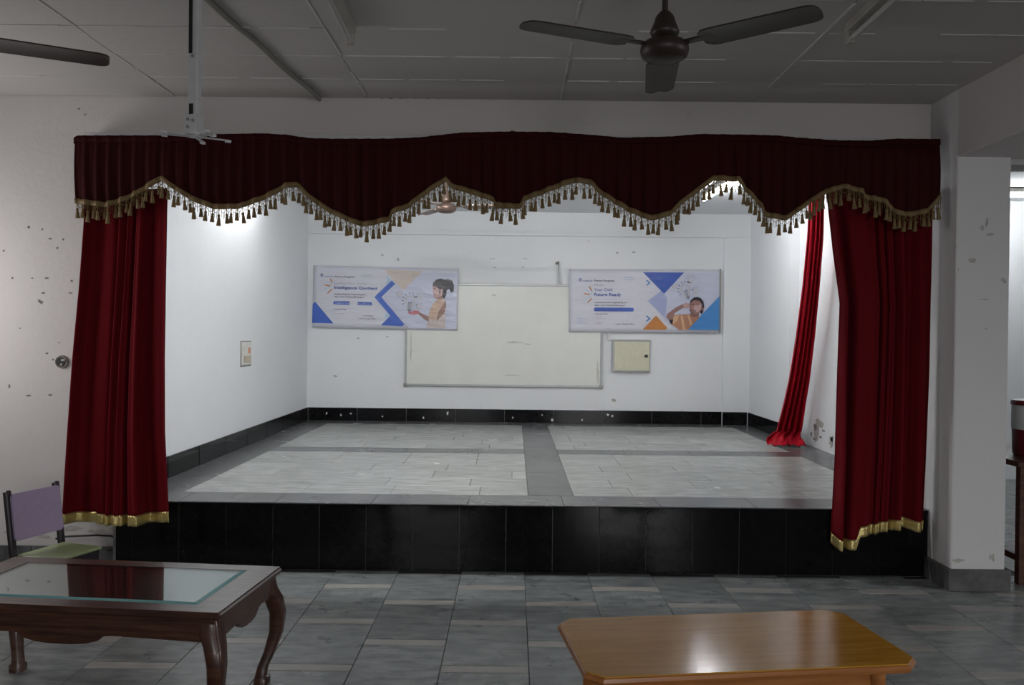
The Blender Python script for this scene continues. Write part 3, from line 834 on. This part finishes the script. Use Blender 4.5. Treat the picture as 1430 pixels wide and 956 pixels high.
class Banner:
    def __init__(s, name, label, px0, py0, px1, py1, cx0, cy0, cx1, cy1, tilt):
        Y = BY - .040
        a, b = at_y(px0, py1, Y), at_y(px1, py0, Y)
        s.W, s.H = b.x - a.x, b.z - a.z
        s.t = thing(name, label, 'banner', ((a.x + b.x)/2, Y, (a.z + b.z)/2), (0, R(tilt), 0))
        s.c = (cx0, cy0, cx1, cy1); s.k = 0
        rows = []
        for j in range(13):
            rows.append([(-s.W/2 + s.W * i / 30, .0035 * math.sin(i * 1.3 + j * .8) + .003 * math.sin(i * .5 - j * 1.1), -s.H/2 + s.H * j / 12) for i in range(31)])
        cloth('sheet', [[(x, abs(y) * .6 + .002, z) for x, y, z in r] for r in rows], ink('paper', INK['paper']), s.t, thick=.0012)
    def p(s, x, y):
        cx0, cy0, cx1, cy1 = s.c
        return ((x - cx0) / (cx1 - cx0) - .5) * s.W, (.5 - (y - cy0) / (cy1 - cy0)) * s.H
    def poly(s, pts, col, name='print'):
        s.k += 1
        bm = bmesh.new(); d = -.0006 - .00025 * s.k
        prism(bm, [s.p(*q) for q in pts], d, d - .0006, lambda a, b, t: (a, t, b))
        bm.normal_update(); bmesh.ops.triangulate(bm, faces=bm.faces[:])
        return obj(name, bm, ink(col, INK[col]), s.t)
    def lines(s, segs, w, col, name='print'):
        s.k += 1; bm = bmesh.new(); d = -.0006 - .00025 * s.k
        for pl in segs:
            pp = [Vector(s.p(*q)) for q in pl]
            for a, b in zip(pp, pp[1:]):
                n = (b - a); n = Vector((-n.y, n.x)).normalized() * w / 2
                e = (b - a).normalized() * w * .25
                prism(bm, [a - n - e, b - n + e, b + n + e, a + n - e], d, d - .0005, lambda q, r, t: (q, t, r))
        return obj(name, bm, ink(col, INK[col]), s.t)
    def text(s, body, x, y, h, col, width=None, bold=0.0, name='lettering'):
        """x,y = left baseline, h = cap height, width in crop pixels"""
        s.k += 1
        cu = bpy.data.curves.new(name, 'FONT'); cu.body = body; cu.resolution_u = 2
        cu.extrude = .0002; cu.offset = bold
        X, Z = s.p(x, y)
        sc = (s.H * h / (s.c[3] - s.c[1])) / 0.69
        o = bpy.data.objects.new(name, cu); COL.objects.link(o)
        bpy.context.view_layer.update()
        dg = bpy.context.evaluated_depsgraph_get()
        me = bpy.data.meshes.new_from_object(o.evaluated_get(dg))
        bpy.data.objects.remove(o); bpy.data.curves.remove(cu)
        xs_ = [v.co.x for v in me.vertices]; ww = max(xs_) - min(xs_)
        sx = sc if width is None else (s.W * width / (s.c[2] - s.c[0])) / ww
        d = -.0006 - .00025 * s.k
        x_min = min(xs_)
        for v in me.vertices:
            v.co = Vector((X + (v.co.x - x_min) * sx, d - v.co.z, Z + v.co.y * sc))
        me.materials.clear(); me.materials.append(ink(col, INK[col]))
        r = bpy.data.objects.new(name, me); COL.objects.link(r); r.parent = s.t
        return r
def circle(cx, cy, rx, ry=None, n=16, a0=0, a1=360):
    ry = ry or rx
    m = n if a1 - a0 >= 360 else n + 1
    return [(cx + rx * math.cos(R(a0 + (a1 - a0) * k / n)), cy + ry * math.sin(R(a0 + (a1 - a0) * k / n))) for k in range(m)]
def bulb(B, cx, cy, s, a):
    """hand-drawn light bulb tilted by a"""
    def T(pts): return [(cx + s * (x * math.cos(a) - y * math.sin(a)), cy + s * (x * math.sin(a) + y * math.cos(a))) for x, y in pts]
    B.lines([T(circle(0, 0, 1, 1.05, 16, 125, 415) + [(.5, 1.3), (.42, 1.75)]), T([(-.57, .82), (-.45, 1.3), (-.4, 1.75)])], .0055, 'bulb')
    B.lines([T([(-.4, 1.75), (.42, 1.75)]), T([(-.35, 2.0), (.35, 2.0)]), T([(-.2, 2.25), (.2, 2.25)])], .006, 'ink')
    B.lines([T([(-.15, 1.6), (-.3, .2), (0, .45), (.3, .1), (.1, 1.6)])], .005, 'ink')
    B.lines([T([(1.45 * math.cos(R(q)), 1.5 * math.sin(R(q))), (1.85 * math.cos(R(q)), 1.9 * math.sin(R(q)))]) for q in (155, 180, 205, 230, 260, 285, 20)], .007, 'ink')
def small_bulb(B, cx, cy, s):
    B.lines([circle(cx, cy, s, s, 10), [(cx - s * .4, cy + s), (cx - s * .3, cy + s * 1.6), (cx + s * .3, cy + s * 1.6), (cx + s * .4, cy + s)]], .004, 'bulb')
    B.lines([[(cx + 1.4 * s * math.cos(R(q)), cy + 1.4 * s * math.sin(R(q))), (cx + 1.8 * s * math.cos(R(q)), cy + 1.8 * s * math.sin(R(q)))] for q in range(150, 390, 40)], .004, 'ink')
def spark(B, pts_o, pts_b):
    B.lines(pts_o, .012, 'orange'); B.lines(pts_b, .008, 'aqua')
def logo(B, x, y):
    B.lines([circle(x, y, 9, 10, 12)], .008, 'navy'); B.poly([(x - 9, y - 4), (x - 4, y - 14), (x + 2, y - 8), (x + 8, y - 13), (x + 9, y - 3)], 'navy')

# banner with the girl (coordinates of a 1430x715 enlargement of the banner)
B = Banner('banner', 'white banner reading Intelligence Quotient with a girl in a tan shirt holding a drawn bulb', 436.5, 373.5, 640, 458, 98, 84, 1310, 587, 0.7)
B.poly([(1000, 122), (1300, 122), (1300, 575), (905, 575), (670, 330), (850, 150)], 'lav')
B.poly([(690, 106), (1010, 112), (850, 272), (800, 225)], 'tan')
B.poly([(98, 400), (118, 380), (275, 552), (96, 552)], 'blue')
B.poly([(612, 330), (752, 194), (783, 220), (670, 330), (868, 545), (850, 562), (672, 558), (748, 478)], 'blue')
B.lines([[(712, 165), (736, 188), (712, 215)]], .016, 'aqua'); B.poly([(708, 458), (736, 476), (705, 498)], 'aqua')
logo(B, 170, 162)
B.text('wizklub', 190, 176, 10, 'navy', 80, .01); B.text('Future Program', 282, 178, 13, 'ink', 160, .015)
B.text("Improve Your Child's", 275, 235, 19, 'greytext', 270); B.text('Intelligence Quotient', 275, 271, 23, 'navy', 362, .025)
B.text('Integrated Robotics, Programming and', 276, 317, 11, 'ink', 260, .012); B.text('Higher Order Thinking Skills Program', 276, 340, 11, 'ink', 248, .012)
B.poly([(272, 372), (405, 370), (405, 398), (272, 397)], 'blue'); B.poly([(474, 373), (592, 374), (592, 399), (474, 398)], 'blue')
B.lines([[(405, 373), (474, 373)]], .002, 'greytext'); B.poly([(405, 376), (474, 376), (474, 396), (405, 396)], 'white')
B.text('Academic Year', 285, 390, 10, 'white', 115); B.text('Enrollments', 482, 392, 10, 'white', 98); B.text('2022 - 23', 412, 390, 9, 'greytext', 55)
B.text('Important Dates', 282, 440, 10, 'ink', 98, .012); B.text('Start date 2022', 282, 473, 8, 'greytext', 88); B.text('last date', 282, 514, 8, 'greytext', 48)
B.lines([[(270, 425), (270, 515)]], .002, 'greytext')
B.text('For Enrollment', 520, 488, 9, 'ink', 85, .01); B.text("contact: Principal's Office", 485, 512, 9, 'ink', 142, .01)
B.lines([[(500, 150), (580, 150)], [(510, 162), (595, 162)]], .003, 'aqua')
spark(B, [[(240, 192), (256, 222)], [(200, 242), (240, 249)], [(222, 308), (256, 276)]], [[(212, 212), (230, 226)], [(240, 234), (256, 242)], [(196, 278), (215, 270)], [(225, 266), (246, 256)]])
# girl in profile
B.poly([(1052, 572), (1066, 500), (1120, 470), (1205, 400), (1212, 572)], 'shirt_pale')
B.poly([(1068, 490), (1075, 440), (1100, 380), (1140, 335), (1190, 330), (1212, 390), (1200, 450), (1140, 470), (1110, 520)], 'shirt')
B.poly([(1150, 440), (1208, 345), (1213, 395), (1195, 452), (1130, 520)], 'shirt_dark')
B.poly([(1130, 330), (1140, 300), (1190, 290), (1185, 330), (1160, 345)], 'skin_mid')
B.poly([(1102, 232), (1096, 262), (1103, 290), (1108, 318), (1122, 332), (1150, 318), (1185, 300), (1195, 240), (1140, 210)], 'skin')
B.poly([(1096, 232), (1100, 205), (1125, 178), (1165, 168), (1200, 178), (1222, 172), (1262, 185), (1275, 225), (1272, 270), (1250, 280), (1236, 250), (1215, 262), (1212, 300), (1198, 330), (1180, 320), (1178, 280), (1150, 300), (1155, 255), (1130, 238)], 'hair')
B.poly(circle(1172, 270, 13, 19, 10), 'skin')
B.poly([(1108, 250), (1124, 247), (1122, 254), (1110, 256)], 'hair')
B.poly([(975, 438), (1010, 455), (1070, 480), (1072, 520), (1040, 505), (985, 462)], 'skin_mid')
B.poly([(898, 438), (925, 442), (950, 432), (985, 434), (992, 452), (960, 465), (915, 466), (900, 455)], 'pink')
B.lines([[(900, 441), (940, 448)], [(910, 455), (950, 457)]], .004, 'skin')
bulb(B, 912, 358, 38, 0.06)
small_bulb(B, 1000, 305, 22); small_bulb(B, 990, 395, 17); small_bulb(B, 820, 300, 15)
B.lines([[(940, 312), (968, 326)], [(948, 330), (965, 318)]], .006, 'ink')

# banner with the thinking child
B = Banner('banner', 'white banner reading Future Ready with a thinking child and a brown triangle', 794, 377, 1006, 463, 78, 101, 1342, 612, -0.35)
B.poly([(740, 355), (1035, 126), (1335, 126), (1335, 588), (965, 588)], 'lav')
B.poly([(740, 355), (850, 275), (900, 330), (885, 495)], 'lav2')
B.poly([(697, 125), (1040, 125), (874, 298)], 'royal')
B.poly([(695, 588), (808, 474), (902, 572), (888, 588)], 'ochre')
B.lines([[(728, 190), (752, 208), (730, 230)], [(728, 478), (756, 498), (728, 520)]], .014, 'sky')
logo(B, 172, 188)
B.text('wizklub', 192, 201, 12, 'navy', 82, .01); B.text('Future Program', 290, 201, 14, 'ink', 168, .02)
B.text('Make', 290, 238, 20, 'greytext', 80); B.text('Your Child', 290, 278, 22, 'navy', 150, .008); B.text('Future Ready', 290, 318, 24, 'navy', 225, .025)
B.text('Improve your intelligence quotient with robotics', 290, 348, 7, 'greytext', 300); B.text('Integrated Robotics, Programming and', 292, 374, 11, 'ink', 268, .012); B.text('Higher Order Thinking Skills Program', 292, 398, 11, 'ink', 255, .012)
B.poly([(288, 420), (296, 411), (612, 412), (620, 420), (620, 434), (612, 442), (296, 441), (288, 433)], 'royal'); B.text('Academic Year 2022 - 23 Enrollments', 302, 433, 12, 'white', 298)
B.text('Important Dates', 302, 467, 10, 'ink', 102, .012); B.text('date of start', 302, 503, 7, 'greytext', 90); B.text('last date', 302, 546, 8, 'red', 52)
B.lines([[(302, 485), (355, 485)], [(302, 531), (355, 531)]], .003, 'red'); B.lines([[(288, 462), (288, 545)]], .002, 'greytext')
B.text("contact - Principal's Office", 468, 548, 9, 'ink', 155, .012)
B.lines([[(530, 168), (612, 168)], [(540, 183), (622, 183)]], .003, 'sky')
B.lines([[(145, 475 + 13 * k), (165 + 15 * k, 475 + 13 * k)] for k in range(6)], .003, 'lav2')
spark(B, [[(245, 240), (268, 278)], [(205, 300), (252, 305)], [(235, 370), (268, 340)]], [[(218, 265), (230, 274)], [(238, 280), (250, 290)], [(265, 296), (272, 304)], [(208, 344), (224, 337)], [(236, 332), (252, 326)]])
B.poly([(928, 540), (950, 470), (1010, 465), (1090, 462), (1165, 470), (1170, 500), (1080, 588), (1000, 588)], 'tee')
B.poly([(950, 478), (1000, 470), (985, 520), (945, 545)], 'tee_light'); B.poly([(1010, 470), (1030, 475), (1055, 588), (1030, 588)], 'tee_light'); B.poly([(1070, 470), (1085, 470), (1110, 540), (1095, 560)], 'tee_light')
B.poly([(915, 505), (950, 505), (945, 545), (925, 535)], 'hair')
B.poly([(890, 490), (900, 460), (970, 410), (1035, 378), (1085, 375), (1085, 410), (1030, 412), (960, 455), (950, 500), (915, 508)], 'skin_mid')
B.poly([(1025, 385), (1050, 370), (1090, 378), (1090, 408), (1045, 415)], 'skin')
B.poly([(1098, 440), (1165, 450), (1160, 478), (1120, 485), (1092, 470)], 'skin_dark')
B.poly([(1086, 380), (1095, 350), (1120, 328), (1150, 322), (1180, 332), (1203, 360), (1210, 400), (1200, 445), (1185, 462), (1170, 440), (1090, 440)], 'hair')
B.poly([(1092, 375), (1120, 350), (1165, 352), (1190, 380), (1188, 420), (1165, 455), (1130, 465), (1100, 440), (1088, 410)], 'skin_mid')
B.poly([(1120, 400), (1150, 380), (1185, 385), (1180, 425), (1150, 448), (1120, 440)], 'skin')
B.lines([[(1105, 382), (1122, 380)], [(1145, 384), (1165, 390)], [(1118, 432), (1140, 436)]], .008, 'hair'); B.poly(circle(1198, 420, 8, 14, 8), 'skin_mid')
B.poly([(1335, 315), (1335, 588), (1075, 588), (1195, 460)], 'sky')
bulb(B, 1050, 262, 36, -0.35); small_bulb(B, 1095, 180, 22); small_bulb(B, 1140, 270, 18); small_bulb(B, 960, 240, 12)
B.lines([[(1065, 205), (1090, 208)], [(1070, 196), (1080, 212)]], .007, 'ink')
bm = bmesh.new(); box(bm, B.W/2 - .004, B.W/2 + .010, -.010, .004, -B.H/2 - .005, B.H/2 + .01, bev=.002); obj('edge_strip', bm, M['conduit'], B.t)

# ------------------------------------------------------------------ brown coffee table with glass
CT, CA = (-1.635, 3.325), R(-5.2)
t = thing('coffee_table', 'dark brown carved coffee table with curved legs and a glass top', 'table', (CT[0], CT[1], 0), (0, 0, CA))
TL, TWd, TH = 1.22, 0.60, 0.485
bm = bmesh.new()
gx, gy = TL/2 - .115, TWd/2 - .075
top0, top1 = TH - .03, TH
for b in ((-TL/2, TL/2, -TWd/2, -gy), (-TL/2, TL/2, gy, TWd/2), (-TL/2, -gx, -gy, gy), (gx, TL/2, -gy, gy)):
    box(bm, *b, top0, top1)
bmesh.ops.remove_doubles(bm, verts=bm.verts[:], dist=1e-5)
obj('top_frame', bm, M['dark_wood'], t)
bm = bmesh.new()
for s in (-1, 1):
    box(bm, -TL/2 - .006, TL/2 + .006, s * TWd/2 - .008, s * TWd/2 + .008, TH - .026, TH - .006, bev=.006)
    box(bm, s * TL/2 - .008, s * TL/2 + .008, -TWd/2, TWd/2, TH - .026, TH - .006, bev=.006)
obj('edge_moulding', bm, M['dark_wood'], t)
boxo('inner_panel', (-gx, gx, -gy, gy, top0, TH - .012), M['dark_wood'], t)
bm = bmesh.new(); g2x, g2y = gx - .002, gy - .002
bv = .016
lo = [bm.verts.new((x * g2x, y * g2y, TH - .010)) for x, y in ((-1, -1), (1, -1), (1, 1), (-1, 1))]
mi = [bm.verts.new((v.co.x, v.co.y, TH - .001)) for v in lo]
hi = [bm.verts.new((x * (g2x - bv), y * (g2y - bv), TH + .004)) for x, y in ((-1, -1), (1, -1), (1, 1), (-1, 1))]
for a, b in ((lo, mi), (mi, hi)):
    for k in range(4): bm.faces.new((a[k], a[(k+1) % 4], b[(k+1) % 4], b[k]))
bm.faces.new(hi); bm.faces.new(lo[::-1])
gl = obj('glass_top', bm, M['glass'], t); gl['label'] = 'clear glass pane with green edge'
gl.data.materials.append(M['glass_edge'])
for p in gl.data.polygons:
    if 0.1 < abs(p.normal.z) < .995 or abs(p.normal.z) < .1: p.material_index = 1
def apron(L, drop, sw):
    """outline of a carved apron (x, z)"""
    z0 = TH - .03; zb = TH - .118
    pts = [(-L, z0), (L, z0), (L, zb + .0)]
    pts += [(L * .9, zb + .004), (sw + .03, zb + .012), (sw, zb + .008), (sw - .02, zb - drop * .35), (sw * .6, zb - drop * .8)]
    pts += [(sw * .25, zb - drop), (-sw * .25, zb - drop), (-sw * .6, zb - drop * .8), (-sw + .02, zb - drop * .35), (-sw, zb + .008), (-sw - .03, zb + .012), (-L * .9, zb + .004), (-L, zb)]
    return pts
for s in (-1, 1):
    bm = bmesh.new(); y = s * (TWd/2 - .022); prism(bm, apron(TL/2 - .02, .026, .165), -.011, .011, lambda a, b, q: (a, y + q, b)); bm.normal_update(); bmesh.ops.triangulate(bm, faces=bm.faces[:]); obj('apron', bm, M['dark_wood'], t)
    bm = bmesh.new(); x = s * (TL/2 - .022); prism(bm, apron(TWd/2 - .02, .026, .10), -.011, .011, lambda a, b, q: (x + q, a, b)); bm.normal_update(); bmesh.ops.triangulate(bm, faces=bm.faces[:]); obj('apron', bm, M['dark_wood'], t)
for sx in (-1, 1):
    for sy in (-1, 1):
        bm = bmesh.new(); rings = []
        # cabriole: bulges out at the knee, comes in at the ankle, kicks at the foot
        for z, o_, w in ((TH - .032, -.004, .072), (.40, .004, .076), (.355, .026, .068), (.29, .040, .060), (.21, .036, .052), (.13, .016, .044), (.07, -.006, .040), (.035, -.012, .043), (.028, -.008, .056), (0, -.010, .058)):
            cx, cy = sx * (TL/2 - .046 + o_), sy * (TWd/2 - .046 + o_)
            e = w * .5
            rings.append([bm.verts.new((cx + a * e, cy + b * e, z)) for a, b in ((-1, -.72), (-.72, -1), (.72, -1), (1, -.72), (1, .72), (.72, 1), (-.72, 1), (-1, .72))])
        for a, b in zip(rings, rings[1:]):
            for k in range(8): bm.faces.new((a[k], a[(k+1) % 8], b[(k+1) % 8], b[k]))
        bm.faces.new(rings[0]); bm.faces.new(rings[-1][::-1])
        obj('leg', bm, M['dark_wood'], t, smooth=True)

# ------------------------------------------------------------------ honey coloured table with cut corners
BT, BA = (0.755, 2.86), R(7.6)
t = thing('low_table', 'honey brown glossy low table with cut corners standing before the stage', 'table', (BT[0], BT[1], 0), (0, 0, BA))
L2, W2, c_, Hh = 0.555, 0.268, .05, .45
def oct_(d): 
    a, b, c = L2 + d, W2 + d, c_
    return [(-a + c, -b), (a - c, -b), (a, -b + c), (a, b - c), (a - c, b), (-a + c, b), (-a, b - c), (-a, -b + c)]
bm = bmesh.new(); prism(bm, oct_(-.004), Hh - .006, Hh, lambda a, b, q: (a, b, q)); obj('top', bm, M['light_wood'], t)
bm = bmesh.new()
rings = [[bm.verts.new((a, b, z)) for a, b in oct_(d)] for d, z in ((-.012, Hh - .034), (0, Hh - .028), (.004, Hh - .017), (0, Hh - .006), (-.004, Hh - .004))]
for a, b in zip(rings, rings[1:]):
    for k in range(8): bm.faces.new((a[k], a[(k+1) % 8], b[(k+1) % 8], b[k]))
bm.faces.new(rings[0][::-1]); bm.faces.new(rings[-1])
obj('edge_band', bm, M['light_edge'], t)
for s in (-1, 1):
    boxo('apron', (-L2 + .12, L2 - .12, s * (W2 - .085) - .01, s * (W2 - .085) + .01, Hh - .10, Hh - .033), M['light_edge'], t, bev=.002)
    boxo('apron', (s * (L2 - .12) - .01, s * (L2 - .12) + .01, -W2 + .07, W2 - .07, Hh - .10, Hh - .033), M['light_edge'], t, bev=.002)
for sx in (-1, 1):
    for sy in (-1, 1):
        bm = bmesh.new(); tube(bm, [(sx * (L2 - .105), sy * (W2 - .07), 0), (sx * (L2 - .11), sy * (W2 - .075), .2), (sx * (L2 - .115), sy * (W2 - .08), Hh - .033)], [.018, .024, .028], 14); obj('leg', bm, M['light_edge'], t, smooth=True)

# ------------------------------------------------------------------ small chair
cp = [at_z(25, 775, .33), at_z(95, 756, .33), at_z(136, 764, .33), at_z(80, 782, .33)]
cc = sum(cp, Vector()) / 4
side = ((cp[1] - cp[0]) + (cp[2] - cp[3])).normalized()       # along the back, away from the camera
ang = math.atan2(side.y, side.x)
t = thing('small_chair', 'small dark framed chair with purple backrest and green seat behind the coffee table', 'chair', (cc.x, cc.y, 0), (0, 0, ang))
# local x along the backrest, local -y the way the chair faces
boxo('seat', (-.145, .145, -.135, .135, .318, .333), M['green'], t, bev=.004)
tilt = R(-8)
BRm = Matrix.Translation((0, .15, .30)) @ Matrix.Rotation(tilt, 4, 'X')
bm = bmesh.new(); 
def rrect(w, h, r, n=4):
    pts = []
    for cx, cy, a0 in ((w - r, h - r, 0), (-w + r, h - r, 90), (-w + r, -h + r, 180), (w - r, -h + r, 270)):
        pts += [(cx + r * math.cos(R(a0 + 90 * k / n)), cy + r * math.sin(R(a0 + 90 * k / n))) for k in range(n + 1)]
    return pts
prism(bm, rrect(.150, .122, .02), -.026, -.012, lambda a, b, q: BRm @ Vector((a, q, b + .222))); obj('backrest', bm, M['purple'], t)
for s in (-1, 1):
    bm = bmesh.new(); box(bm, s * .150 - .017, s * .150 + .017, -.014, .016, 0.0, .365, bev=.006, mat=BRm); box(bm, s * .150 - .017, s * .150 + .017, .138, .168, 0, .31, bev=.004); obj('rear_leg', bm, M['chair_frame'], t)
    boxo('front_leg', (s * .125 - .016, s * .125 + .016, -.12, -.09, 0, .319), M['chair_frame'], t, bev=.004)
    boxo('side_rail', (s * .125 - .011, s * .125 + .011, -.10, .15, .27, .318), M['chair_frame'], t, bev=.003)
boxo('front_rail', (-.125, .125, -.122, -.102, .265, .318), M['chair_frame'], t, bev=.003)
boxo('rear_rail', (-.14, .14, .14, .16, .10, .13), M['chair_frame'], t, bev=.003)

# ------------------------------------------------------------------ side room: table and water jug
t = thing('side_table', 'brown wooden table partly hidden behind the white pillar', 'table', (3.68, 5.42, 0))
boxo('top', (-.60, .60, -.40, .40, .725, .76), M['table_brown'], t, bev=.004)
for s in (-1, 1):
    boxo('apron', (-.55, .55, s * .36 - .012, s * .36 + .012, .64, .725), M['table_brown'], t, bev=.002)
    boxo('stretcher', (s * .55 - .018, s * .55 + .018, -.34, .34, .14, .18), M['table_brown'], t, bev=.002)
    for q in (-1, 1): boxo('leg', (s * .55 - .024, s * .55 + .024, q * .35 - .024, q * .35 + .024, 0, .725), M['table_brown'], t, bev=.003)
t = thing('water_jug', 'maroon insulated water jug with white band on the table behind the pillar', 'jug', (3.375, 5.30, .76))
bm = bmesh.new(); lathe(bm, [(0, 0), (.135, 0), (.145, .01), (.15, .16), (.15, .17), (0, .17)], 32); obj('body', bm, M['jug_red'], t, smooth=True)
bm = bmesh.new(); lathe(bm, [(0, .17), (.152, .17), (.154, .18), (.154, .315), (.15, .325), (0, .325)], 32); obj('white_band', bm, M['jug_white'], t, smooth=True)
bm = bmesh.new(); lathe(bm, [(0, .325), (.158, .325), (.160, .335), (.155, .355), (.05, .365), (.045, .385), (0, .388)], 32); obj('lid', bm, M['jug_red'], t, smooth=True)
